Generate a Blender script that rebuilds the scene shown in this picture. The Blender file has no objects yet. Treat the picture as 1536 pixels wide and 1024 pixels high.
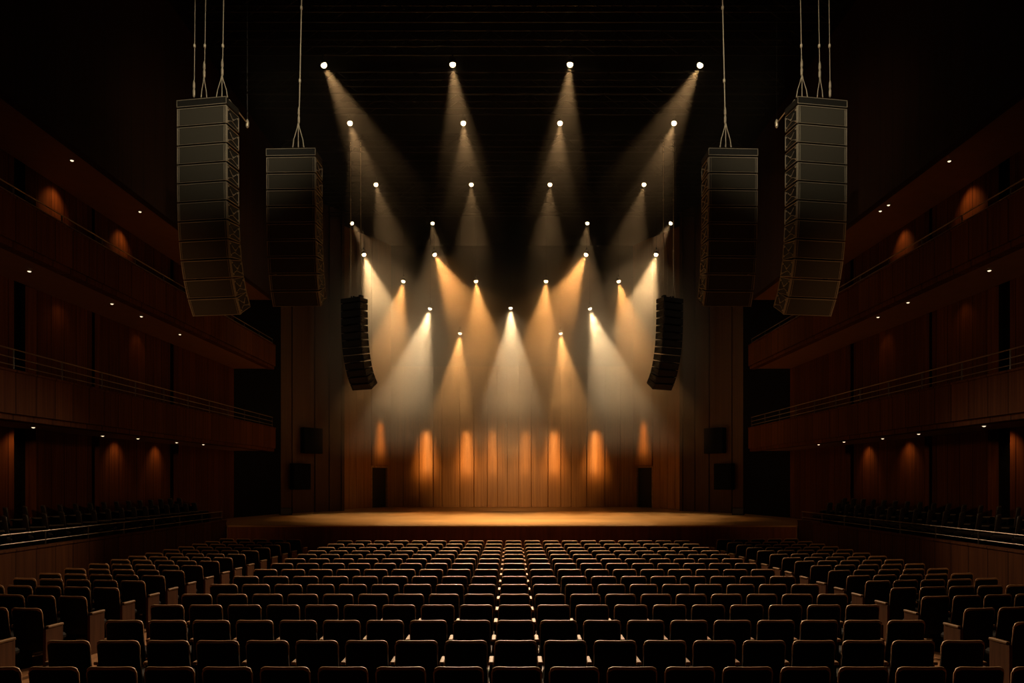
import bpy, bmesh, math, random
from mathutils import Vector, Matrix, Euler
random.seed(7)
S = bpy.context.scene
COL = S.collection
F = 1100.0            # focal length in pixels of a 1536 px wide frame
CX, HY = 768.0, 720.0  # vanishing point of the hall axis
EYE = 2.57            # camera height over the stalls floor (m)

# ------------------------------------------------------------------ helpers
def at(px, py, Y):
    return Vector(((px - CX) * Y / F, Y, EYE + (HY - py) * Y / F))

def proj(p):
    return CX + p[0] * F / p[1], HY - (p[2] - EYE) * F / p[1]

def mesh_obj(name, verts, faces, mat, parent=None, smooth=False):
    me = bpy.data.meshes.new(name)
    me.from_pydata([tuple(v) for v in verts], [], faces)
    bm = bmesh.new(); bm.from_mesh(me)
    bmesh.ops.recalc_face_normals(bm, faces=bm.faces)
    bm.to_mesh(me); bm.free()
    if smooth:
        for p in me.polygons: p.use_smooth = True
    me.materials.append(mat)
    o = bpy.data.objects.new(name, me)
    COL.objects.link(o)
    if parent is not None: o.parent = parent
    return o

class MB:
    def __init__(self): self.v = []; self.f = []
    def add(self, vs, fs):
        b = len(self.v); self.v += [Vector(v) for v in vs]; self.f += [tuple(b + i for i in f) for f in fs]
    def box(self, x0, x1, y0, y1, z0, z1, M=None):
        vs = [Vector((x, y, z)) for z in (z0, z1) for y in (y0, y1) for x in (x0, x1)]
        if M is not None: vs = [M @ v for v in vs]
        self.add(vs, [(0, 2, 3, 1), (4, 5, 7, 6), (0, 1, 5, 4), (2, 6, 7, 3), (0, 4, 6, 2), (1, 3, 7, 5)])
        return self
    def bbox(self, x0, x1, y0, y1, z0, z1, b=.01, M=None):
        """box with chamfered edges"""
        bm = bmesh.new()
        bmesh.ops.create_cube(bm, size=1)
        for v in bm.verts:
            v.co = Vector(((x0 + x1) / 2 + v.co.x * (x1 - x0), (y0 + y1) / 2 + v.co.y * (y1 - y0), (z0 + z1) / 2 + v.co.z * (z1 - z0)))
        bmesh.ops.bevel(bm, geom=list(bm.edges), offset=b, segments=1, affect='EDGES')
        bm.verts.index_update()
        self.add([(M @ v.co) if M is not None else v.co.copy() for v in bm.verts], [[v.index for v in f.verts] for f in bm.faces])
        bm.free(); return self
    def quad_prism(self, pts, z0, z1):
        n = len(pts)
        vs = [Vector((p[0], p[1], z0)) for p in pts] + [Vector((p[0], p[1], z1)) for p in pts]
        fs = [tuple(range(n))[::-1], tuple(range(n, 2 * n))] + [(i, (i + 1) % n, n + (i + 1) % n, n + i) for i in range(n)]
        self.add(vs, fs); return self
    def tube(self, pts, r, n=8):
        pts = [Vector(p) for p in pts]
        vs = []; fs = []
        for i, p in enumerate(pts):
            d = (pts[min(i + 1, len(pts) - 1)] - pts[max(i - 1, 0)]).normalized()
            u = d.cross(Vector((0, 0, 1)) if abs(d.z) < .9 else Vector((0, 1, 0))).normalized()
            w = d.cross(u)
            rr = r[i] if isinstance(r, (list, tuple)) else r
            for k in range(n):
                a = 2 * math.pi * k / n
                vs.append(p + u * (rr * math.cos(a)) + w * (rr * math.sin(a)))
        for i in range(len(pts) - 1):
            for k in range(n):
                a, b = i * n + k, i * n + (k + 1) % n
                fs.append((a, b, b + n, a + n))
        fs.append(tuple(range(n))[::-1]); e = (len(pts) - 1) * n
        fs.append(tuple(range(e, e + n)))
        self.add(vs, fs); return self
    def lathe(self, prof, n=20, M=None):
        """prof: (radius, z) from one end of the axis to the other"""
        vs = []; fs = []
        for r, z in prof:
            for k in range(n):
                a = 2 * math.pi * k / n
                v = Vector((r * math.cos(a), r * math.sin(a), z))
                vs.append(M @ v if M is not None else v)
        for i in range(len(prof) - 1):
            for k in range(n):
                a, b = i * n + k, i * n + (k + 1) % n
                fs.append((a, b, b + n, a + n))
        fs.append(tuple(range(n))[::-1]); e = (len(prof) - 1) * n
        fs.append(tuple(range(e, e + n)))
        self.add(vs, fs); return self
    def obj(self, name, mat, parent=None, smooth=False):
        return mesh_obj(name, self.v, self.f, mat, parent, smooth)

def empty(name, loc=(0, 0, 0), rotz=0.0):
    o = bpy.data.objects.new(name, None); COL.objects.link(o)
    o.location = loc; o.rotation_euler = (0, 0, rotz); o.empty_display_size = .1
    return o
def tag(o, label=None, cat=None, group=None, kind=None):
    if label: o['label'] = label
    if cat: o['category'] = cat
    if group: o['group'] = group
    if kind: o['kind'] = kind
    return o
def struct(o, label=None): return tag(o, label, None, None, 'structure')
def kids(o): return [c for c in KIDS.get(o.name, [])]
KIDS = {}
def copy_tree(o, parent=None):
    c = o.copy(); COL.objects.link(c); c.parent = parent
    for ch in list(o.children): copy_tree(ch, c)
    return c

# ---------------------------------------------------------------- materials
def new_mat(name):
    m = bpy.data.materials.new(name); m.use_nodes = True
    nt = m.node_tree; b = nt.nodes['Principled BSDF']
    return m, nt, b
def plain(name, col, rough=.6, metal=0.0, spec=.5, noise=.25, scale=30):
    m, nt, b = new_mat(name)
    b.inputs['Roughness'].default_value = rough
    b.inputs['Metallic'].default_value = metal
    b.inputs['Specular IOR Level'].default_value = spec
    tc = nt.nodes.new('ShaderNodeTexCoord'); n = nt.nodes.new('ShaderNodeTexNoise')
    n.inputs['Scale'].default_value = scale; n.inputs['Detail'].default_value = 3
    nt.links.new(tc.outputs['Object'], n.inputs['Vector'])
    r = nt.nodes.new('ShaderNodeValToRGB')
    r.color_ramp.elements[0].position = .3; r.color_ramp.elements[1].position = .7
    r.color_ramp.elements[0].color = (*[c * (1 - noise) for c in col], 1)
    r.color_ramp.elements[1].color = (*[min(1, c * (1 + noise)) for c in col], 1)
    nt.links.new(n.outputs['Fac'], r.inputs['Fac']); nt.links.new(r.outputs['Color'], b.inputs['Base Color'])
    return m
def wood(name, dark, light, stretch=(14, 14, .5), rough=.45, spec=.4, boards=None, axis='X'):
    """grain stretched along one axis; boards = (width of a board in m) draws seams between boards along that axis"""
    m, nt, b = new_mat(name)
    N, L = nt.nodes.new, nt.links.new
    b.inputs['Roughness'].default_value = rough; b.inputs['Specular IOR Level'].default_value = spec
    g = N('ShaderNodeNewGeometry')
    mp = N('ShaderNodeMapping'); mp.inputs['Scale'].default_value = stretch
    L(g.outputs['Position'], mp.inputs['Vector'])
    n = N('ShaderNodeTexNoise'); n.inputs['Scale'].default_value = 1; n.inputs['Detail'].default_value = 6; n.inputs['Roughness'].default_value = .6
    L(mp.outputs['Vector'], n.inputs['Vector'])
    r = N('ShaderNodeValToRGB'); r.color_ramp.elements[0].position = .32; r.color_ramp.elements[1].position = .7
    r.color_ramp.elements[0].color = (*dark, 1); r.color_ramp.elements[1].color = (*light, 1)
    L(n.outputs['Fac'], r.inputs['Fac'])
    out = r.outputs['Color']
    if boards:
        sx = N('ShaderNodeSeparateXYZ'); L(g.outputs['Position'], sx.inputs['Vector'])
        d = N('ShaderNodeMath'); d.operation = 'DIVIDE'; d.inputs[1].default_value = boards; L(sx.outputs[axis], d.inputs[0])
        fl = N('ShaderNodeMath'); fl.operation = 'FLOOR'; L(d.outputs[0], fl.inputs[0])
        fr = N('ShaderNodeMath'); fr.operation = 'FRACT'; L(d.outputs[0], fr.inputs[0])
        wn = N('ShaderNodeTexWhiteNoise'); wn.noise_dimensions = '1D'; L(fl.outputs[0], wn.inputs['W'])
        mr = N('ShaderNodeMapRange'); mr.inputs['To Min'].default_value = .72; mr.inputs['To Max'].default_value = 1.15; L(wn.outputs['Value'], mr.inputs['Value'])
        gt = N('ShaderNodeMath'); gt.operation = 'GREATER_THAN'; gt.inputs[1].default_value = .06; L(fr.outputs[0], gt.inputs[0])
        m2 = N('ShaderNodeMapRange'); m2.inputs['To Min'].default_value = .45; m2.inputs['To Max'].default_value = 1.0; L(gt.outputs[0], m2.inputs['Value'])
        mu = N('ShaderNodeMath'); mu.operation = 'MULTIPLY'; L(mr.outputs[0], mu.inputs[0]); L(m2.outputs[0], mu.inputs[1])
        vm = N('ShaderNodeVectorMath'); vm.operation = 'SCALE'; L(out, vm.inputs[0]); L(mu.outputs[0], vm.inputs['Scale'])
        out = vm.outputs['Vector']
    L(out, b.inputs['Base Color'])
    bp = N('ShaderNodeBump'); bp.inputs['Strength'].default_value = .08; bp.inputs['Distance'].default_value = .01
    L(n.outputs['Fac'], bp.inputs['Height']); L(bp.outputs['Normal'], b.inputs['Normal'])
    return m
def emit(name, col, strength):
    m = bpy.data.materials.new(name); m.use_nodes = True
    nt = m.node_tree; nt.nodes.clear()
    e = nt.nodes.new('ShaderNodeEmission'); e.inputs['Color'].default_value = (*col, 1); e.inputs['Strength'].default_value = strength
    o = nt.nodes.new('ShaderNodeOutputMaterial'); nt.links.new(e.outputs[0], o.inputs['Surface'])
    try: m.cycles.emission_sampling = 'NONE'
    except Exception: pass
    return m

M = {}
M['stage'] = wood('stage_boards', (.30, .155, .05), (.52, .30, .11), (.7, 9, 9), .38, .5, .11, 'Y')
M['fascia_stage'] = wood('stage_front_wood', (.13, .042, .016), (.24, .08, .028), (10, 10, .6), .55, .3)
M['back'] = wood('back_wall_wood', (.25, .108, .030), (.46, .22, .066), (22, 22, .35), .42, .35)
M['side'] = wood('balcony_wood', (.044, .015, .005), (.085, .031, .010), (16, 16, .5), .85, .04, .6, 'Y')
M['sidewall'] = wood('box_wall_wood', (.04, .013, .0045), (.085, .031, .011), (16, 16, .5), .85, .04, .5, 'Y')
M['pillar'] = wood('proscenium_wood', (.032, .0135, .0045), (.056, .024, .008), (18, 18, .4), .55, .25)
M['soffit'] = plain('soffit_paint', (.12, .050, .020), .7, noise=.08, scale=3)
M['black'] = plain('black_paint', (.005, .005, .005), 1.0, spec=.02)
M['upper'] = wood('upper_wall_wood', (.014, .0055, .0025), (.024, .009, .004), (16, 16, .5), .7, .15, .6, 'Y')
M['void'] = plain('near_black', (.003, .003, .003), .9, spec=.05)
M['floor'] = wood('stalls_floor_wood', (.16, .07, .025), (.30, .14, .05), (12, 1, 12), .5, .35, .14, 'X')
M['fabric'] = plain('seat_fabric', (.012, .010, .009), .9, spec=.12, scale=120)
M['trim'] = plain('seat_rim_tone', (.44, .26, .13), .55, spec=.2, noise=.12, scale=40)
M['armwood'] = wood('armrest_wood', (.15, .078, .030), (.22, .12, .05), (20, 4, 20), .6, .12)
M['panelwood'] = wood('end_panel_wood', (.075, .028, .010), (.12, .048, .018), (25, 25, 1.5), .7, .1)
M['metal'] = plain('dark_steel', (.05, .048, .045), .45, .8, noise=.15)
M['steel'] = plain('bare_steel', (.80, .70, .52), .45, .3, noise=.2, scale=80)
M['rail'] = plain('rail_steel', (.16, .12, .085), .45, .5, noise=.1)
M['cab'] = plain('speaker_cabinet_paint', (.03, .028, .024), .55, spec=.35, noise=.2)
M['grille'] = plain('speaker_grille', (.10, .09, .068), .75, spec=.2, noise=.10, scale=300)
M['cabedge'] = plain('speaker_frame_steel', (.50, .43, .32), .5, .2, noise=.2, scale=60)
M['truss'] = plain('truss_black', (.02, .019, .018), .5, .3, noise=.15)
M['can'] = plain('lamp_housing', (.012, .012, .012), .6, spec=.3)
M['doorleaf'] = plain('door_paint', (.020, .018, .014), .6, spec=.3)
M['lensW'] = emit('lamp_lens_white', (1, .74, .42), 6)
M['lensA'] = emit('lamp_lens_amber', (1, .70, .36), 6)
M['dl'] = emit('downlight_lens', (1, .75, .48), 1.6)

# ------------------------------------------------------------------- camera
cam = bpy.data.cameras.new('camera'); co = bpy.data.objects.new('camera', cam); COL.objects.link(co)
cam.sensor_width = 36; cam.lens = 36 * F / 1536; cam.shift_y = (HY - 512) / 1536
cam.clip_end = 200
co.location = (0, 0, EYE); co.rotation_euler = (math.pi / 2, 0, 0)
S.camera = co
w = bpy.data.worlds.new('dark'); S.world = w; w.use_nodes = True
w.node_tree.nodes['Background'].inputs['Color'].default_value = (.0, .0, .0, 1)
w.node_tree.nodes['Background'].inputs['Strength'].default_value = 0
S.view_settings.view_transform = 'Standard'; S.view_settings.look = 'None'
S.cycles.use_denoising = True
S.cycles.max_bounces = 5; S.cycles.diffuse_bounces = 2; S.cycles.glossy_bounces = 2
S.cycles.volume_bounces = 0; S.cycles.transmission_bounces = 1; S.cycles.transparent_max_bounces = 12
S.cycles.sample_clamp_indirect = 2.0; S.cycles.sample_clamp_direct = 0
S.cycles.caustics_reflective = False; S.cycles.caustics_refractive = False

# ------------------------------------------------------------ the hall shell
ZC = 15.6
YS, YB = 24.0, 40.8          # stage front, stage back wall
ZS = 1.086                   # stage height
XP = 9.35                    # balcony fronts and stalls parapet
XW = 11.0                    # wall behind the balconies
YE = 29.0                    # balconies end
Y0 = -3.0
struct(MB().box(-XW - 1, XW + 1, Y0 - 1, YB + 1, -.2, 0).obj('floor', M['floor']))
struct(MB().box(-XW - 1, XW + 1, Y0 - 1, YB + 1, ZC, ZC + .2).obj('ceiling', M['black']))
struct(MB().box(-XW - 1, XW + 1, Y0 - .4, Y0 - .2, 0, ZC).obj('wall_rear', M['black']))
# stage
st = MB().box(-XW, XW, YS + .12, YB, .0, ZS).obj('stage_floor', M['stage']); struct(st)
struct(MB().box(-XP + .03, XP - .03, YS + .03, YS + .12, 0, ZS - .05).obj('stage_front', M['fascia_stage']))
struct(MB().bbox(-XP + .03, XP - .03, YS, YS + .119, ZS - .05, ZS + .002, .012).obj('trim_1', M['stage']))

# back wall of vertical panels, alternately proud and set back
seams = [586, 605, 629, 650, 663, 690, 711, 731, 746, 761, 778, 797, 822, 841, 857, 880, 907, 930, 950]
proud = {629, 690, 731, 778, 822, 880}
bw = MB()
for a, b in zip(seams, seams[1:]):
    xa, xb = [(p - CX) * YB / F for p in (a, b)]
    d = .10 if a in proud else 0.0
    bw.bbox(xa + .012, xb - .012, YB - d, YB + .14, ZS, 8.9, .012)
bw.box(-7.2, 7.2, YB + .12, YB + .3, ZS, ZC)
struct(bw.obj('wall_back', M['back']))
struct(MB().box(-6.75, 6.75, YB - .02, YB + .11, 8.9, ZC).obj('wall_back_upper', M['void']))  # black cover added so lamp spill leaves the upper wall dark

def line_hit(px, A, B):
    """where the view line of column px meets the vertical plane through A and B; returns point and parameter"""
    k = (px - CX) / F
    dx, dy = B[0] - A[0], B[1] - A[1]
    t = (k * A[1] - A[0]) / (dx - k * dy)
    return A[0] + dx * t, A[1] + dy * t, t

door_n = 0
WING_SPOTS = []
for sg, side in ((-1, 'left'), (1, 'right')):
    # ---- angled wing of the stage back wall with its door
    A = Vector((sg * 6.72, YB)); B = Vector((sg * 9.1, 36.7))
    ex = (B - A).normalized(); L_ = (B - A).length
    nrm = Vector((-ex.y, ex.x))
    if nrm.dot(Vector((0, 0)) - A) < 0: nrm = -nrm         # towards the hall
    Mw = Matrix(((ex.x, -nrm.x, 0, A.x), (ex.y, -nrm.y, 0, A.y), (0, 0, 1, 0), (0, 0, 0, 1)))   # local x along wall, y into wall
    mir = lambda p: CX + sg * (CX - p) * -1 if sg < 0 else p
    def u_of(px):      # px as measured on the left side
        x = px if sg < 0 else 2 * CX - px
        hx, hy, t = line_hit(x, A, B); return t * L_, hy
    u0, y0 = u_of(580.5); u1, y1 = u_of(558)
    zt = EYE + (HY - 701.5) * y0 / F
    wb = MB()
    edges = [0, .03] + [u0 - .06, u1 + .06] + [u1 + .8, u1 + 1.6, u1 + 2.4, L_]
    wb.bbox(.0, u0 - .07, 0, .2, ZS, ZC, .012, Mw)
    wb.bbox(u0 - .05, u1 + .05, -.06, .2, zt + .10, ZC, .012, Mw)
    e = u1 + .07
    while e < L_:
        wb.bbox(e, min(L_, e + .55), 0, .2, ZS, ZC, .012, Mw); e += .57
    wb.box(0, L_, .22, .35, ZS, ZC, Mw)
    struct(wb.obj('wall_stage_%s' % side, M['back']))
    door_n += 1
    pw_ = Mw @ Vector(((u0 + u1) / 2, 0, 0)); WING_SPOTS.append((pw_, nrm.copy()))
    dr = empty('door_%d' % door_n, Mw @ Vector(((u0 + u1) / 2, 0, ZS)))
    struct(dr, 'plain dark door on the %s side of the stage back wall' % side)
    inv = Matrix.Translation(-dr.location)
    MB().bbox(u0, u1, .09, .15, ZS + .005, zt, .006, inv @ Mw).obj('leaf', M['doorleaf'], dr)
    fr = MB()
    fr.bbox(u0 - .07, u0, -.03, .16, ZS, zt + .09, .006, inv @ Mw)
    fr.bbox(u1, u1 + .09, -.03, .16, ZS, zt + .09, .006, inv @ Mw)
    fr.bbox(u0 - .07, u1 + .09, -.035, .16, zt + .002, zt + .09, .006, inv @ Mw)
    fr.obj('door_frame', M['stage'], dr)  # light on jamb and header put into a paler wood
    MB().tube([(inv @ Mw) @ Vector((u0 + .12, .05, ZS + 1.0)), (inv @ Mw) @ Vector((u0 + .12, .05, ZS + 1.18))], .012, 6).obj('door_handle', M['metal'], dr)
    # ---- proscenium panel wall
    P = Vector((sg * 10.3, 32.6)); Q = Vector((sg * 8.15, 35.6))
    px_ = (Q - P).normalized(); LP = (Q - P).length
    pn = Vector((-px_.y, px_.x))
    if pn.dot(-P) < 0: pn = -pn
    Mp = Matrix(((px_.x, -pn.x, 0, P.x), (px_.y, -pn.y, 0, P.y), (0, 0, 1, 0), (0, 0, 0, 1)))
    pm = MB()
    cuts = [0, .62, 1.25, 1.9, 2.05, 2.75, 2.9, 3.5, LP]
    for i, (a, b) in enumerate(zip(cuts, cuts[1:])):
        pm.bbox(a + .01, b - .01, -.05 if i % 2 else 0, .2, ZS, ZC, .012, Mp)
    pm.box(0, LP, .15, .3, ZS, ZC, Mp)
    pm.quad_prism([Q, Vector((sg * 8.3, 35.9)), Vector((sg * 9.2, 36.6)), Vector((sg * 9.5, 36.4))], ZS, ZC)
    struct(pm.obj('wall_proscenium_%s' % side, M['pillar']))
    struct(MB().quad_prism([(sg * XW, YE), (sg * (XW + .3), YE), (sg * (XW + .3), 33.2), (sg * 10.3, 33.0), (sg * 10.28, 32.6)], 0, ZC).obj('wall_return_%s' % side, M['void']))
    # two boxy wall loudspeakers on that wall, and a wedge on the stage floor
    for k, (xa, xb, ya, yb, lab) in enumerate(((448, 476, 642, 680, 'upper'), (432, 458, 695, 734, 'lower'))):
        if sg > 0: xa, xb = [2 * CX - v for v in (xb, xa)]; xa += (4, 1)[k]; xb += (4, 1)[k]
        ax, ay, ta = line_hit(xa, P, Q); bx_, by_, tb = line_hit(xb, P, Q)
        ua, ub = sorted((ta * LP, tb * LP)); ym = (ay + by_) / 2
        z1 = EYE + (HY - ya) * ym / F; z0 = EYE + (HY - yb) * ym / F
        ws = empty('wall_loudspeaker', Mp @ Vector(((ua + ub) / 2, -.06, z0)))
        tag(ws, 'boxy black loudspeaker, %s of two on the wooden wall %s of the stage' % (lab, side), 'loudspeaker', 'loudspeakers on the stage side walls')
        iv = Matrix.Translation(-ws.location) @ Mp
        MB().bbox(ua, ub, -.40, -.12, z0, z1, .015, iv).obj('cabinet', M['black'], ws)
        MB().bbox(ua + .04, ub - .04, -.415, -.395, z0 + .04, z1 - .04, .004, iv).obj('grille', M['black'], ws)
        MB().box((ua + ub) / 2 - .06, (ua + ub) / 2 + .06, -.13, -.055, (z0 + z1) / 2 - .1, (z0 + z1) / 2 + .1, iv).obj('mounting_bracket', M['metal'], ws)
    mx, my = sg * 9.75, 31.6
    fm = empty('stage_monitor', (mx, my, ZS), sg * -.4)
    tag(fm, 'small black wedge loudspeaker on the dark %s end of the stage' % side, 'loudspeaker', 'wedges on the stage')
    q = MB(); q.add([(-.25, -.2, 0), (.25, -.2, 0), (.25, .2, 0), (-.25, .2, 0), (-.25, -.08, .30), (.25, -.08, .30), (.25, .16, .22), (-.25, .16, .22)],
                    [(0, 1, 2, 3), (4, 5, 6, 7), (0, 1, 5, 4), (1, 2, 6, 5), (2, 3, 7, 6), (3, 0, 4, 7)])
    q.obj('cabinet', M['black'], fm)
    g = MB(); g.add([(-.22, -.205, .03), (.22, -.205, .03), (.22, -.092, .275), (-.22, -.092, .275), (-.22, -.195, .03), (.22, -.195, .03), (.22, -.082, .275), (-.22, -.082, .275)],
                    [(0, 1, 2, 3), (4, 5, 6, 7), (0, 1, 5, 4), (1, 2, 6, 5), (2, 3, 7, 6), (3, 0, 4, 7)])
    g.obj('grille', M['cab'], fm)

    # ---- side wall behind the balconies: wooden panels with dark doorways
    sw = MB()
    X0, X1 = sorted((sg * XW, sg * (XW + .3)))
    gaps = [(8.0, 8.8), (13.2, 13.9), (16.2, 16.95), (19.2, 19.55), (23.6, 24.2)]
    y = Y0
    for a, b in gaps + [(YE, YE)]:
        sw.box(X0, X1, y, a, 0, ZC); y = b
    struct(sw.obj('wall_%s' % side, M['sidewall']))
    X2, X3 = sorted((sg * (XW + .25), sg * (XW + .6)))
    struct(MB().box(X2, X3, Y0, YE, 0, ZC).obj('wall_recess_%s' % side, M['void']))
    # ---- stalls parapet and raised side terrace
    xa, xb = sorted((sg * XP, sg * (XP + .18)))
    struct(MB().box(xa, xb, Y0, YS, 0, 1.22).obj('wall_parapet_%s' % side, M['side']))
    xa, xb = sorted((sg * (XP - .02), sg * (XP + .2)))
    struct(MB().bbox(xa, xb, Y0, YS, 1.22, 1.27, .01).obj('trim_%d' % (2 if sg < 0 else 3), M['side']))
    xa, xb = sorted((sg * (XP + .19), sg * XW))
    struct(MB().box(xa, xb, Y0, YS, 0, .98).obj('terrace_%s' % side, M['black']))
    # ---- two balconies: fascia, soffit, and the upper wall
    for tier, (zb, zt_) in enumerate(((3.70, 4.60), (6.95, 7.86))):
        b = empty('balcony_%s' % side, (sg * XP, YE, zb))
        struct(b, '%s balcony along the %s wall with a wooden front' % (('lower', 'upper')[tier], side))
        O = Matrix.Translation((-sg * XP, -YE, -zb))
        def sb(x0, x1, y0_, y1_, z0, z1): return (*sorted((sg * x0, sg * x1)), y0_, y1_, z0, z1)
        MB().box(*sb(XP, XP + .14, Y0, YE, zb + .12, zt_), O).obj('fascia', M['side'], b)
        MB().bbox(*sb(XP - .025, XP + .16, Y0, YE, zt_, zt_ + .05), .01, O).obj('ledge', M['side'], b)
        MB().bbox(*sb(XP + .05, XP + .30, Y0, YE, zb, zb + .12), .01, O).obj('lower_trim', M['side'], b)
        MB().box(*sb(XP + .30, XW, Y0, YE, zb + .03, zb + .12), O).obj('soffit', M['soffit'], b)
        MB().box(*sb(XP + .14, XW, Y0, YE, zb + .12, zb + .30), O).obj('deck', M['black'], b)
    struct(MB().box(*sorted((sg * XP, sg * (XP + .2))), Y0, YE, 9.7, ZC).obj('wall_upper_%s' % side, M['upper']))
    struct(MB().box(*sorted((sg * (XP + .2), sg * XW)), Y0, YE, 9.7, 9.8).obj('ceiling_%s' % side, M['soffit']))
    # ---- railings
    for nm, zb, rz, lab in (('parapet', 1.27, (.10, .28), 'low two-bar steel railing on the %s stalls parapet' % side),
                            ('low', 4.65, (.10, .24, .40), 'thin steel railing along the lower %s balcony' % side),
                            ('up', 7.91, (.08, .22), 'thin dark steel railing along the upper %s balcony' % side)):
        ye = YS - .1 if nm == 'parapet' else YE - .05
        r = empty('railing', (sg * (XP + .10), ye, zb)); tag(r, lab, 'railing', 'railings of the side balconies')
        for z in rz:
            MB().tube([(0, Y0 - ye + .5, z), (0, 0, z)], .013 if z == rz[-1] else .010, 6).obj('rail', M['rail'], r)
        yy = 0.0
        post = None
        while yy > -ye + 4:
            if post is None:
                post = MB().bbox(-.012, .012, -.012, .012, 0, rz[-1] - .008, .003).obj('post', M['metal'], r); p = post
            else:
                p = post.copy(); COL.objects.link(p); p.parent = r
            p.location = (0, yy - .05, 0); yy -= 1.5

# ------------------------------------------------------- downlights, washers
def spot(name, loc, target, power, angle, blend=.5, col=(1, .6, .3), soft=.05):
    l = bpy.data.lights.new(name, 'SPOT'); l.energy = power; l.color = col
    l.spot_size = math.radians(angle); l.spot_blend = blend; l.shadow_soft_size = soft
    o = bpy.data.objects.new(name, l); COL.objects.link(o)
    o.location = loc
    o.rotation_euler = (Vector(target) - Vector(loc)).to_track_quat('-Z', 'Y').to_euler()
    return o
ORD = ['first', 'second', 'third', 'fourth', 'fifth', 'sixth', 'seventh', 'eighth', 'ninth', 'tenth']
dls = {('left', 'lower'): [(50, 640), (154, 653), (207, 657), (265, 663), (305, 666)],
       ('right', 'lower'): [(1476, 638), (1378, 650), (1324, 657), (1266, 662), (1228, 666)],
       ('left', 'upper'): [(44, 406), (168, 455), (212, 474), (270, 501)],
       ('right', 'upper'): [(1484, 405), (1362, 453), (1317, 475)],
       ('left', 'top'): [(108, 240), (210, 317)],
       ('right', 'top'): [(1424, 241), (1330, 307), (1320, 316)]}
ZD = {'lower': 3.70 + .03, 'upper': 6.95 + .03, 'top': 9.7}
for (side, tier), pts in dls.items():
    for i, (px, py) in enumerate(pts):
        z = ZD[tier]
        Y = (z - EYE) * F / (HY - py); X = (px - CX) * Y / F
        X = math.copysign(max(XP + .4, min(XW - .3, abs(X))), X)
        d = empty('downlight', (X, Y, z))
        where = {'lower': 'under the lower %s balcony', 'upper': 'under the upper %s balcony', 'top': 'in the top %s soffit'}[tier] % side
        tag(d, 'tiny glowing round downlight, %s of the row %s' % (ORD[i], where), 'downlight', 'downlights ' + where)
        MB().lathe([(.055, -.012), (.055, 0)], 14).obj('ring', M['metal'], d)
        MB().lathe([(.002, -.030), (.022, -.027), (.036, -.013), (.036, -.011)], 14).obj('lens', M['dl'], d)
        if i % 2 == 0:
            spot('downlight_lamp', (X, Y, z - .05), (X, Y, 0), 2.5, 90, .8, (1, .55, .25), .04)
# wall washers of the balcony back walls
for sg in (-1, 1):
    for z, ys, pw in ((3.66, (16.2, 20.3, 22.6), 26), (9.62, (17.6, 20.6), 36), (6.9, (17.8, 21.5), 4)):
        for y in ys:
            spot('wall_washer_lamp', (sg * (XW - .42), y, z), (sg * XW, y, z - .55), pw, 100, 1.0, (1, .42, .12), .05)

# ----------------------------------------------------------- stage lanterns
MLENS = {}
def make_lantern():
    r = empty('stage_spotlight')
    # axis along local -Z of the 'housing' empty is handled by giving every copy its own aimed housing mesh
    return r
housing_me = None
def lantern(pos, aim, top_z, amber, label, group):
    """a can with a bulging lens, a yoke, a clamp and a drop rod; pos is the centre of the lens"""
    ax = (Vector(aim) - Vector(pos)).normalized()
    q = ax.to_track_quat('-Z', 'Y').to_matrix().to_4x4()
    r = empty('stage_spotlight', pos); tag(r, label, 'spotlight', group)
    R = .098
    MB().lathe([(.02, .15), (.045, .145), (.065, .11), (.08, .07), (R + .004, .05), (R + .004, .012), (R, .008), (R - .006, .03)], 20, q).obj('housing', M['can'], r, False)
    MB().lathe([(R - .012, .02), (R - .014, -.01), (R * .72, -.038), (R * .4, -.055), (.004, -.060)], 20, q).obj('lens', MLENS[amber], r, True)
    # yoke: from the sides of the can up to a clamp above
    sx = (q @ Vector((1, 0, 0))); mid = q @ Vector((0, 0, .06)); top = Vector((mid.x, mid.y, mid.z + .18))
    yk = [mid + sx * .106, mid + sx * .106 + (top - mid) * .8, top + sx * .05, top - sx * .05, mid - sx * .106 + (top - mid) * .8, mid - sx * .106]
    MB().tube(yk, .006, 6).obj('yoke', M['can'], r)
    MB().bbox(top.x - .02, top.x + .02, top.y - .02, top.y + .02, top.z - .01, top.z + .07, .004).obj('clamp', M['can'], r)
    zt = top_z - pos[2]
    if zt > top.z + .09:
        MB().tube([(top.x, top.y, top.z + .06), (top.x, top.y, zt)], .005, 6).obj('drop_rod', M['can'], r)
    return r, q, ax
MLENS[True] = M['lensA']; MLENS[False] = M['lensW']

WHITE = (1, .66, .33); AMBER = (1, .44, .125); WARM = (1, .62, .30)
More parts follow.
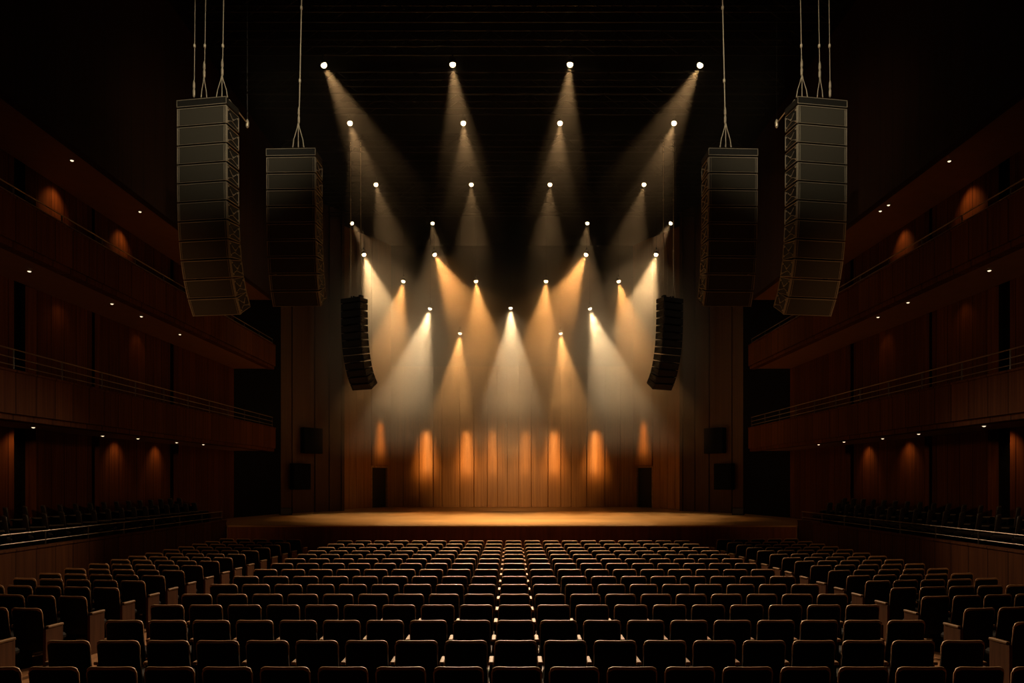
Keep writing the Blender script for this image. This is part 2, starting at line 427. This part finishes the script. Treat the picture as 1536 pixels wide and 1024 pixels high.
# (row, depth, [(px, py, aim px, aim py)], power, cone, amber?, colour)
ROWS = [
 ('topmost', 21.2, [(486, 98, 533, 190), (679, 97, 688, 190), (855, 97, 847, 190), (1050, 98, 1003, 190)], 8000, 27, False, WARM, -.2),
 ('second', 24.7, [(525, 185, 548, 270), (695, 185, 700, 270), (840, 185, 835, 270), (1011, 185, 985, 270)], 5600, 27, False, WARM, -.9),
 ('third', 29.8, [(564, 277, 582, 350), (707, 277, 708, 350), (825, 277, 822, 350), (966, 277, 948, 350)], 4600, 29, False, WARM, -.9),
 ('fourth', 34.3, [(528, 335, 560, 385), (649, 335, 652, 385), (881, 335, 876, 385), (1006, 335, 975, 385)], 5200, 32, False, WARM, -.6),
 ('fifth', 30.0, [(546, 382, 577, 490), (652, 382, 695, 465), (879, 382, 838, 465), (984, 382, 955, 490)], 15000, 34, None, WHITE, -.9),
 ('sixth', 32.0, [(605, 422, 588, 510), (714, 422, 722, 510), (819, 422, 812, 510), (928, 422, 948, 510)], 14000, 34, True, AMBER, -.7),
 ('seventh', 33.0, [(645, 463, 610, 600), (766, 462, 768, 600), (885, 463, 924, 600)], 26000, 36, False, WHITE, -.9),
 ('lowest', 34.0, [(690, 500, 678, 640), (841, 500, 857, 640)], 22000, 34, True, AMBER, -.9),
]
def gobo(light, scale, seed):
    """break the beam into soft shafts, as the haze lanterns of the photo show"""
    light.use_nodes = True
    nt = light.node_tree; N, L = nt.nodes.new, nt.links.new
    em = [n for n in nt.nodes if n.type == 'EMISSION'][0]
    tc = N('ShaderNodeTexCoord'); sp = N('ShaderNodeSeparateXYZ'); L(tc.outputs['Normal'], sp.inputs[0])
    dx = N('ShaderNodeMath'); dx.operation = 'DIVIDE'; L(sp.outputs['X'], dx.inputs[0]); L(sp.outputs['Z'], dx.inputs[1])
    dy = N('ShaderNodeMath'); dy.operation = 'DIVIDE'; L(sp.outputs['Y'], dy.inputs[0]); L(sp.outputs['Z'], dy.inputs[1])
    cb = N('ShaderNodeCombineXYZ'); L(dx.outputs[0], cb.inputs['X']); L(dy.outputs[0], cb.inputs['Y']); cb.inputs['Z'].default_value = seed * 3.7
    n = N('ShaderNodeTexNoise'); n.inputs['Scale'].default_value = scale; n.inputs['Detail'].default_value = 1
    L(cb.outputs[0], n.inputs['Vector'])
    mr = N('ShaderNodeMapRange'); mr.inputs['From Min'].default_value = .35; mr.inputs['From Max'].default_value = .65
    mr.inputs['To Min'].default_value = .5; mr.inputs['To Max'].default_value = 1.5
    L(n.outputs['Fac'], mr.inputs['Value']); L(mr.outputs[0], em.inputs['Strength'])
PK = .165
WORDS4 = {4: ['far left', 'inner left', 'inner right', 'far right'], 3: ['left', 'middle', 'right'], 2: ['left', 'right']}
seed = 0
for rname, Y, pts, power, cone, amber, colr, dY in ROWS:
    for i, (px, py, ax_, ay_) in enumerate(pts):
        seed += 1
        p = at(px, py, Y); aim = at(ax_, ay_, Y + dY)
        am = amber if amber is not None else i in (1, 2)
        c = colr if amber is not None else (AMBER if am else WHITE)
        r, q, axv = lantern(p, aim, ZC - .05 if Y not in (21.2, 24.7, 29.8, 34.3) else 15.02, am,
                'glowing warm stage spotlight, %s one in the %s row of lamps' % (WORDS4[len(pts)][i], rname), 'spotlights over the stage')
        lp = p + axv * .075
        s = spot('stage_lamp', lp, aim, power * PK, cone + 3, .5, c, .07)
        if Y in (30.0, 32.0, 33.0, 34.0): spot('stage_lamp_spill', lp, aim, power * PK * .024, 115, 1.0, c, .07)
        if Y in (32.0, 33.0, 34.0): gobo(s.data, 17, seed)

# ---------------------------------------------------------- lighting trusses
def truss(Y, z, half, label):
    t = empty('lighting_truss', (0, Y, z)); tag(t, label, 'truss', 'trusses under the ceiling')
    ch = None
    for dy in (-.22, .22):
        for dz in (0, .45):
            MB().tube([(-half, dy, dz), (half, dy, dz)], .026, 6).obj('chord', M['truss'], t)
    n = int(half * 2 / .6)
    for dy in (-.22, .22):
        pts = [(-half + k * 2 * half / n, dy, .45 if k % 2 else 0) for k in range(n + 1)]
        MB().tube(pts, .013, 5).obj('lattice', M['truss'], t)
    for x in (-half * .75, 0, half * .75):
        MB().tube([(x, 0, .45), (x, 0, ZC - z)], .010, 5).obj('hanging_wire', M['metal'], t)
TY = [19.7, 21.25, 23.4, 24.75, 27.6, 29.85, 32.0, 34.35]
for k, Y in enumerate(TY):
    truss(Y, 15.02, 8.6, 'long dark lattice lighting truss under the ceiling, %s in order towards the stage' % ORD[k])
for sg in (-1, 1):
    pass

# ------------------------------------------------------------- line arrays
def copy_obj(o, parent):
    c = o.copy(); COL.objects.link(c); c.parent = parent; return c
def line_array(loc, yaw, sg, wd, dp, hs, angs, label, group, mg='grille', me='cabedge'):
    """cabinets chained down the front edge; local -Y is the front, local z=0 the top of the flying frame"""
    r = empty('line_array_loudspeaker', loc, yaw); tag(r, label, 'loudspeaker', group)
    hw = wd / 2; fh = .17
    f = MB(); f.bbox(-hw, hw, 0, dp, -fh, -.015, .012)
    f.obj('rigging_frame', M['cab'], r)
    fe = MB()
    for z in (-fh - .004, -.02): fe.bbox(-hw - .004, hw + .004, -.006, .008, z, z + .016, .003)
    for x in (-hw, hw): fe.bbox(x - .006, x + .006, -.006, .008, -fh, -.01, .003)
    fe.obj('frame_edge', M[me], r)
    for x in (-hw * .35, hw * .45):
        ho = MB(); ho.bbox(x - .07, x + .07, dp * .8 - .09, dp * .8 + .09, -.014, .15, .02)
        ho.lathe([(.05, 0), (.055, .02), (.055, .16), (.04, .18)], 10, Matrix.Translation((x - .09, dp * .8, .08)) @ Matrix.Rotation(math.pi / 2, 4, 'Y'))
        ho.obj('hoist_clamp', M['cab'], r)
    z, y, th = -fh - .02, 0.0, 0.0
    first = None
    for k, h in enumerate(hs):
        th += math.radians(angs[k])
        c = empty('cabinet')
        c.parent = r
        c.location = (0, y, z); c.rotation_euler = (th, 0, 0)
        if first is None or abs(first[1] - h) > 1e-4:
            hr = h * .86; g = .020
            m = MB(); vs = []
            for x in (-hw + .01, hw - .01):
                vs += [(x, .02, -g), (x, .02, -h + g), (x, dp, -(h - hr) / 2 - g), (x, dp, -h + (h - hr) / 2 + g)]
            m.add(vs, [(0, 1, 3, 2), (4, 6, 7, 5), (0, 2, 6, 4), (1, 5, 7, 3), (0, 4, 5, 1), (2, 3, 7, 6)])
            body = m.obj('body', M['cab'], c)
            gr = MB().bbox(-hw + .07, hw - .07, .004, .03, -h + .035, -.035, .008).obj('grille', M[mg], c)
            e = MB()
            for s in (-1, 1):
                e.bbox(s * (hw - .012) - .012, s * (hw - .012) + .012, -.002, .03, -h + .012, -.012, .005)
                e.bbox(s * (hw - .055) - .005, s * (hw - .055) + .005, -.002, .02, -h + .03, -.03, .002)
            e.bbox(-hw, hw, -.004, .02, -.036, -.018, .003); e.bbox(-hw, hw, -.004, .02, -h + .018, -h + .030, .003)
            fr = e.obj('front_frame', M[me], c)
            sd = []
            for s in (-1, 1):
                b = MB()
                x = s * (hw - .005)
                xa, xb = sorted((x, x + s * .016))
                b.bbox(xa, xb, .03, .055, -h + .02, -.02, .003)
                b.bbox(xa, xb, dp - .05, dp - .025, -h + .06, -.06, .003)
                b.bbox(xa, xb, .03, dp - .03, -.045, -.033, .003)
                b.bbox(xa, xb, .03, dp - .03, -h + .033, -h + .045, .003)
                # handle recess and rigging pins
                xm = x + s * .008
                b.tube([(xm, .16, -h * .3), (xm, .30, -h * .55), (xm, .42, -h * .32)], .008, 5)
                b.tube([(xm, .14, -h * .72), (xm, .26, -h * .62), (xm, .46, -h * .74)], .007, 5)
                for (yy, zz) in ((.09, -.09), (.09, -h + .09), (dp - .09, -.11), (dp - .09, -h + .11), (.30, -h * .5)):
                    b.lathe([(.022, 0), (.022, s * .02)], 8, Matrix.Translation((x, yy, zz)) @ Matrix.Rotation(math.pi / 2, 4, 'Y'))
                sd.append(b.obj('side_rigging', M[me], c))
            first = (c, h)
        else:
            for ch in first[0].children: copy_obj(ch, c)
        y += math.sin(th) * h; z -= math.cos(th) * h
    return r

def cable(p0, p1, label, sag=True, bridle=.0, thick=.012, nb=3):
    """steel hanging cable with a turnbuckle and a spread bridle at its foot"""
    c = empty('hanging_cable', p0); tag(c, label, 'cable', 'cables that carry the loudspeakers')
    d = Vector(p1) - Vector(p0); up = d.normalized()
    b0 = up * bridle
    MB().tube([b0 + up * .3, b0 + up * .5 + Vector((.004, 0, 0)), d], thick, 6).obj('rope', M['steel'], c)
    MB().lathe([(.010, .0), (.026, .03), (.030, .14), (.018, .2), (.030, .24), (.024, .34), (.010, .40)], 10, Matrix.Translation(b0)).obj('turnbuckle', M['steel'], c)
    if bridle:
        for k in range(nb):
            a = (k - (nb - 1) / 2) * .13
            MB().tube([(a, .0, .0), (a * .8, 0, bridle * .35), (a * .25, 0, bridle * .8), (0, 0, bridle + .03)], [.014, .010, .010, .014], 6).obj('bridle_leg', M['steel'], c)
    for k in range(2):
        zz = d * (.30 + .33 * k)
        MB().lathe([(.012, -.05), (.030, -.03), (.030, .03), (.012, .05)], 8, Matrix.Translation(zz)).obj('clip', M['steel'], c)
    return c

A_ANG = [0, 0, 0, .3, .6, 1.4, 3, 4, 5.5, 7, 9]
B_ANG = [0, 0, .5, 1, 1.6, 2.8, 4.5, 7, 10]
for sg, side in ((-1, 'left'), (1, 'right')):
    m = lambda px: px if sg < 0 else 2 * CX - px
    # big outer array
    p = at(m(302.0), 147, 17.0); yaw = sg * math.radians(9)
    line_array(p, yaw, sg, 1.24, .58, [.440] * 11, A_ANG, 'tall outer line array of eleven black loudspeaker cabinets hanging on the %s' % side, 'hanging loudspeaker arrays')
    for k, (xa, xb, br, nb) in enumerate(((291, 293, .0, 0), (306, 309, .45, 2), (333, 336, .5, 3))):
        q0 = at(m(xa), 146, 17.25); q1 = at(m(xb), -40, 17.25); q1.z = min(q1.z, ZC)
        q1 = q0 + (q1 - q0) * ((ZC - q0.z) / (q1.z - q0.z))
        cable(q0, q1, 'steel cable at the %s of the three over the outer %s loudspeaker array' % (('outer edge', 'middle', 'inner edge')[k], side), bridle=br, nb=nb, thick=(.009, .009, .011)[k])
    # short lashing arm out to the back with its own thin wire
    t0 = at(m(344), 150, 17.5); t1 = at(m(371), 185, 18.6)
    arm = empty('hanging_tilt_bar', t0); tag(arm, 'thin steel tilt bar with a rope end behind the outer %s array' % side, 'rigging bar', 'tilt bars')
    d = t1 - t0
    MB().tube([(0, 0, 0), d], .016, 6).obj('bar', M['steel'], arm)
    MB().tube([d, (d.x, d.y, ZC - t0.z)], .005, 5).obj('wire', M['metal'], arm)
    MB().lathe([(.012, -.12), (.04, -.08), (.045, .02), (.015, .10)], 8, Matrix.Translation(d)).obj('shackle', M['steel'], arm)
    # inner array
    p = at(m(436.0), 222, 17.0); yaw = sg * math.radians(2)
    line_array(p, yaw, sg, 1.15, .58, [.385] * 9, B_ANG, 'shorter inner line array of nine black loudspeaker cabinets hanging on the %s' % side, 'hanging loudspeaker arrays')
    q0 = at(m(447.5), 221, 17.25); q1 = at(m(453), -30, 17.25); q1 = q0 + (q1 - q0) * ((ZC - q0.z) / (q1.z - q0.z))
    cable(q0, q1, 'single steel cable with a three-leg bridle over the inner %s loudspeaker array' % side, bridle=.55, nb=3, thick=.014)
    # small array at the stage edge
    p = at(m(525.5), 446, 28.0); yaw = sg * math.radians(27)
    line_array(p, yaw, sg, .93, .48, [.285] * 12, [0, .5, 1, 1.5, 2, 2.5, 3, 3.5, 4, 5, 6, 7], 'small slim curved line array hanging by the %s edge of the stage' % side, 'hanging loudspeaker arrays', 'cab', 'truss')  # silhouette shade put into darker grille and frame colours
    for k, (xa, tilt) in enumerate(((526, 'outer'), (541, 'inner'))):
        q0 = at(m(xa), 446, 28.3); q1 = Vector((q0.x, q0.y, ZC))
        cable(q0, q1, '%s of two cables over the small loudspeaker array on the %s' % (tilt, side), bridle=.5, nb=2, thick=.014)

# -------------------------------------------------------------------- seats
def back_section():
    zs = [.30, .42, .55, .66, .74, .785, .81, .828, .84, .848, .85]
    return zs
RC = .058
def half_w(z):
    w0 = .236 + (.221 - .236) * (z - .30) / .55
    if z > .85 - RC:
        w0 -= RC - math.sqrt(max(0, RC * RC - (z - (.85 - RC)) ** 2))
    return w0
def y_back(x, z):
    return -.13 * (z - .40) - .035 * (1 - (x / .25) ** 2)       # leans back and is curved round the sitter
def seat_meshes():
    out = {}
    m = MB(); zs = back_section(); nu = 10
    T = .026
    for s in (1, -1):
        for z in zs:
            h = half_w(z) - .006
            for i in range(nu + 1):
                u = -1 + 2 * i / nu
                x = u * h
                t = T * (1 - .5 * abs(u) ** 6) * (.55 if z > .849 else 1)
                m.v.append(Vector((x, y_back(x, z) + s * t, z - (.008 if z > .84 else 0))))
    n = nu + 1; R = len(zs)
    for s in (0, 1):
        b = s * n * R
        for j in range(R - 1):
            for i in range(nu):
                m.f.append((b + j * n + i, b + j * n + i + 1, b + (j + 1) * n + i + 1, b + (j + 1) * n + i))
    o = n * R
    for j in range(R - 1):
        m.f.append((j * n, (j + 1) * n, o + (j + 1) * n, o + j * n)); m.f.append((j * n + nu, o + j * n + nu, o + (j + 1) * n + nu, (j + 1) * n + nu))
    for i in range(nu):
        m.f.append((i, o + i, o + i + 1, i + 1)); k = (R - 1) * n
        m.f.append((k + i, k + i + 1, o + k + i + 1, o + k + i))
    out['backrest'] = (m, M['fabric'], True)
    # pale edge tube round sides and top, rim light put into its colour
    path = []
    for z in (.34, .55, .70): path.append((-half_w(z), z))
    for a in range(0, 91, 15):
        path.append((-half_w(.85 - RC) + RC - RC * math.cos(math.radians(a)) , .85 - RC + RC * math.sin(math.radians(a))))
    hw = -path[-1][0]
    for k in range(1, 4): path.append((-hw + 2 * hw * k / 8, .85))
    full = path + [(0, .85)] + [(-x, z) for x, z in reversed(path)]
    e = MB()
    e.tube([(x, y_back(x, z), z) for x, z in full], [.004 if z < .6 else .005 if z < .78 else .011 if z < .83 else .0185 for x, z in full], 8)
    out['rim_edge'] = (e, M['trim'], True)
    c = MB(); c.bbox(-.225, .225, .0, .40, .37, .46, .03)
    out['seat'] = (c, M['fabric'], False)
    a = MB(); a.bbox(-.027, .027, -.02, .26, .585, .62, .008)
    out['armrest'] = (a, M['armwood'], False)
    g = MB(); g.bbox(-.018, .018, .03, .30, .0, .584, .004)
    out['arm_support'] = (g, M['black'], False)
    p = MB(); p.bbox(-.022, .022, -.06, .25, .0, .584, .006)
    out['end_panel'] = (p, M['panelwood'], False)
    return out
SM = seat_meshes()
ME = {}
def seat_part(name, root, x=0.0):
    m, mat, sm = SM[name]
    if name not in ME:
        o = m.obj(name, mat, root, sm); ME[name] = o.data
    else:
        o = bpy.data.objects.new(name, ME[name]); COL.objects.link(o); o.parent = root
    o.location.x = x
    return o
PITCH = .53
seats = []      # (x, y, rotz, end 'L'/'R'/'LR'/None , label, group, armrest on the left too)
ROWY = [6.78 + 1.0 * k for k in range(15)]
ROWY = [1892 / d for d in (279, 240, 210, 187, 171, 156.5, 144.5, 134, 125, 118, 111.5, 106, 101, 95.8, 91)]
CARD = ORD + ['eleventh', 'twelfth', 'thirteenth', 'fourteenth', 'fifteenth', 'sixteenth']
def rowname(k): return 'nearest row' if k == 0 else CARD[k] + ' nearest row'
for k, y in enumerate(ROWY):
    for j in range(-9, 10):
        place = 'middle seat' if j == 0 else '%s seat %s of the middle' % (CARD[abs(j) - 1], 'left' if j < 0 else 'right')
        seats.append((.04 + j * PITCH, y, 0.0, 'L' if j == -9 else 'R' if j == 9 else '', 'dark theatre seat in the centre block, %s, %s' % (rowname(k), place), 'seats of the centre block'))
SIDEY = [8.75, 9.70, 10.7, 11.57, 12.37, 13.05, 13.8, 14.6, 15.4, 16.1, 16.85, 17.7, 18.5, 19.3, 20.1, 21.1]
for sg, side in ((-1, 'left'), (1, 'right')):
    th = math.radians(9) * sg
    for k, y in enumerate(SIDEY):
        x_end = (6.22 - .012 * k) if sg < 0 else (5.98 - .008 * k)
        for j in range(5):
            s = .27 + j * .52
            x = sg * (x_end + s * math.cos(th)); yy = y + .12 + s * math.sin(abs(th))
            place = 'aisle seat' if j == 0 else '%s seat from the aisle' % CARD[j]
            seats.append((x, yy, th, ('R' if sg < 0 else 'L') if j == 0 else '', 'dark theatre seat in the %s block, %s, %s' % (side, rowname(k), place), 'seats of the %s block' % side))
def inframe(s):
    pts = [proj((s[0] + dx, s[1], z)) for dx in (-.25, .25) for z in (.4, .85)]
    return any(-2 < a < 1538 and b < 1026 for a, b in pts)
seats = [s for s in seats if inframe(s)]
order = sorted(range(len(seats)), key=lambda i: seats[i][1])
near = set(order[:300])
rest = MB()
for i, (x, y, rz, end, lab, grp) in enumerate(seats):
    xl, xr = -PITCH / 2, PITCH / 2
    if rz: xl, xr = -.26, .26
    if i in near:
        r = empty('theatre_seat', (x, y, 0), rz); tag(r, lab, 'seat', grp)
        seat_part('backrest', r); seat_part('rim_edge', r); seat_part('seat', r)
        if end != 'L': pass
        seat_part('armrest', r, xr)
        seat_part('end_panel' if end == 'R' else 'arm_support', r, xr)
        if end == 'L':
            seat_part('armrest', r, xl); seat_part('end_panel', r, xl)
    else:
        T = Matrix.Translation((x, y, 0)) @ Matrix.Rotation(rz, 4, 'Z')
        rest_parts = [('backrest', 0), ('rim_edge', 0), ('seat', 0), ('armrest', xr), ('end_panel' if end == 'R' else 'arm_support', xr)]
        if end == 'L': rest_parts += [('armrest', xl), ('end_panel', xl)]
        for nm, dx in rest_parts:
            SM[nm][0]
            globals().setdefault('REST', {}).setdefault(nm, MB())
            q = T @ Matrix.Translation((dx, 0, 0))
            REST[nm].add([q @ v for v in SM[nm][0].v], SM[nm][0].f)
# the far rows (past three hundred) and the terrace seats behind the side parapets: one mesh each, as stuff
def join_stuff(name, parts, label, cat, swap=None):
    vs, fs, mi, mats, sm = [], [], [], [], []
    for nm, mb in parts.items():
        mat = (swap or {}).get(nm, SM[nm][1])
        if mat not in mats: mats.append(mat)
        b = len(vs); vs += mb.v; fs += [tuple(b + i for i in f) for f in mb.f]; mi += [mats.index(mat)] * len(mb.f); sm += [SM[nm][2]] * len(mb.f)
    o = mesh_obj(name, vs, fs, mats[0])
    for mt in mats[1:]: o.data.materials.append(mt)
    for p, i, s in zip(o.data.polygons, mi, sm): p.material_index = i; p.use_smooth = s
    return tag(o, label, cat, None, 'stuff')
join_stuff('theatre_seats', REST, 'far front rows of dark theatre seats just before the stage', 'seats')
for sg, side in ((-1, 'left'), (1, 'right')):
    tp = {}
    for xx, z0, jit in ((10.02, 1.02, 0), (10.62, 1.16, .28)):
        y = 11.5
        while y < 23.4:
            q = Matrix.Translation((sg * xx, y + jit, z0 - .02)) @ Matrix.Rotation(sg * math.radians(50), 4, 'Z')
            for nm, dx in (('backrest', 0), ('rim_edge', 0), ('seat', 0), ('arm_support', .25), ('armrest', .25)):
                qq = q @ Matrix.Translation((dx, 0, 0))
                tp.setdefault(nm, MB()).add([qq @ v for v in SM[nm][0].v], SM[nm][0].f)
            y += .62
    join_stuff('terrace_seats', tp, 'two dim rows of seats on the raised terrace behind the %s parapet' % side, 'seats', {'rim_edge': M['cab'], 'armrest': M['cab']})  # edges and armrests recoloured dark, the dimness is put into the colour

# --------------------------------------------------------------------- haze
def haze_mat(name, dens, col=(.74, .66, .54), aniso=.25):
    m = bpy.data.materials.new(name); m.use_nodes = True
    nt = m.node_tree; nt.nodes.clear()
    v = nt.nodes.new('ShaderNodeVolumeScatter'); v.inputs['Color'].default_value = (*col, 1)
    v.inputs['Density'].default_value = dens; v.inputs['Anisotropy'].default_value = aniso
    o = nt.nodes.new('ShaderNodeOutputMaterial'); nt.links.new(v.outputs[0], o.inputs['Volume'])
    return m
DH = .27
hz = empty('haze', (0, 34, 5)); tag(hz, 'warm drifting haze over the stage lit by the spotlight beams', 'haze', None, 'stuff')
off = Matrix.Translation((0, -34, -5))
def layered_haze(name, dens, stops):
    """haze whose thickness follows the height over the floor: stops = (height in m, share of dens)"""
    m = haze_mat(name, dens); nt = m.node_tree; N, L = nt.nodes.new, nt.links.new
    v = [n for n in nt.nodes if n.type == 'VOLUME_SCATTER'][0]
    g = N('ShaderNodeNewGeometry'); sp = N('ShaderNodeSeparateXYZ'); L(g.outputs['Position'], sp.inputs[0])
    r = N('ShaderNodeValToRGB'); r.color_ramp.interpolation = 'EASE'
    mr = N('ShaderNodeMapRange'); mr.inputs['From Min'].default_value = 3.0; mr.inputs['From Max'].default_value = 15.0
    L(sp.outputs['Z'], mr.inputs['Value']); L(mr.outputs[0], r.inputs['Fac'])
    e = r.color_ramp.elements
    while len(e) < len(stops): e.new(.5)
    for el, (z, d) in zip(e, stops): el.position = (z - 3) / 12; el.color = (d, d, d, 1)
    mu = N('ShaderNodeMath'); mu.operation = 'MULTIPLY'; mu.inputs[1].default_value = dens
    L(r.outputs['Color'], mu.inputs[0]); L(mu.outputs[0], v.inputs['Density'])
    return m
pts = [(-8.0, 28.9), (8.0, 28.9), (8.0, 36.1), (7.4, 38.9), (6.6, 39.3), (-6.6, 39.3), (-7.4, 38.9), (-8.0, 36.1)]
b = MB().quad_prism(pts, 3.3, 15.0); b.v = [off @ v for v in b.v]
b.obj('haze_layer', layered_haze('stage_haze', DH, [(3.3, 0), (4.8, .20), (6.4, .64), (8.2, 1), (9.6, .9), (11.6, .42), (13.2, .10), (15.0, .05)]), hz)
b = MB().box(-7.2, 7.2, 19.2, 28.85, 8.6, 14.95); b.v = [off @ v for v in b.v]
b.obj('haze_layer', layered_haze('hall_haze', DH * .14, [(9.0, 0), (10.5, .08), (12.2, .45), (13.6, 1), (15.0, 1)]), hz)

# ------------------------------------------------------------ other lighting
def area(name, loc, target, power, sx, sy, col):
    l = bpy.data.lights.new(name, 'AREA'); l.energy = power; l.color = col; l.shape = 'RECTANGLE'; l.size = sx; l.size_y = sy
    o = bpy.data.objects.new(name, l); COL.objects.link(o); o.location = loc
    o.rotation_euler = (Vector(target) - Vector(loc)).to_track_quat('-Z', 'Y').to_euler()
    return o
# unseen spots added in mid-air to brighten the stage floor
for x, pw in ((-4.0, 2000), (0, 5600), (4.0, 2000)):
    spot('floor_fill', (x, 26.8, 8.4), (x * .9, 28.0, ZS), pw, 74, 1.0, (1, .68, .36), .2)
# unseen low spot added to warm the back wall, then pools on its proud panels
spot('wall_fill', (0, 31.5, 3.9), (0, 41, 2.2), 1500, 62, 1.0, (1, .53, .19), .3)
for px, pw in ((639.5, 95), (700, 80), (739, 38), (788, 34), (831, 80), (893, 100)):
    x = (px - CX) * YB / F
    a = area('panel_light', (x, YB - .95, 4.2), (x, YB, 3.9), pw * .13, .08, 2.3, (1, .45, .115)); a.data.spread = math.radians(84)
for p, n in WING_SPOTS:
    a = area('panel_light', (p.x + n.x * .8, p.y + n.y * .8, 5.0), (p.x, p.y, 4.8), 4.5, .08, 1.6, (1, .45, .115)); a.data.spread = math.radians(76)
# unseen spots added in mid-air as back light for the seat edges
for x in (-1.2, 1.2):
    spot('seat_rim_fill', (x, 23.2, 8.4), (x * .5, 10.0, .8), 11500, 56, 1.0, (1, .70, .42), .25)
    spot('seat_rim_fill', (x * 1.5, 23.4, 8.4), (x * 1.5, 17.5, .8), 8000, 60, 1.0, (1, .74, .48), .25)
for x in (-4.6, 4.6):
    spot('seat_rim_fill', (x * .75, 23.0, 7.4), (x * 1.6, 12.0, .8), 4400, 44, 1.0, (1, .68, .42), .25)
# front light on the hanging arrays, high in the hall
for sg in (-1, 1):
    spot('array_key', (sg * 1.5, 6.0, 15.2), (sg * 6.1, 17, 11.9), 2300, 29, 1.0, (1, .84, .58), .2)
# dim house light on the side walls
for sg in (-1, 1):
    spot('house_light', (sg * 4, -1.0, 4.6), (sg * 9.4, 13.0, 4.6), 2600, 36, 1.0, (1, .48, .20), .3)
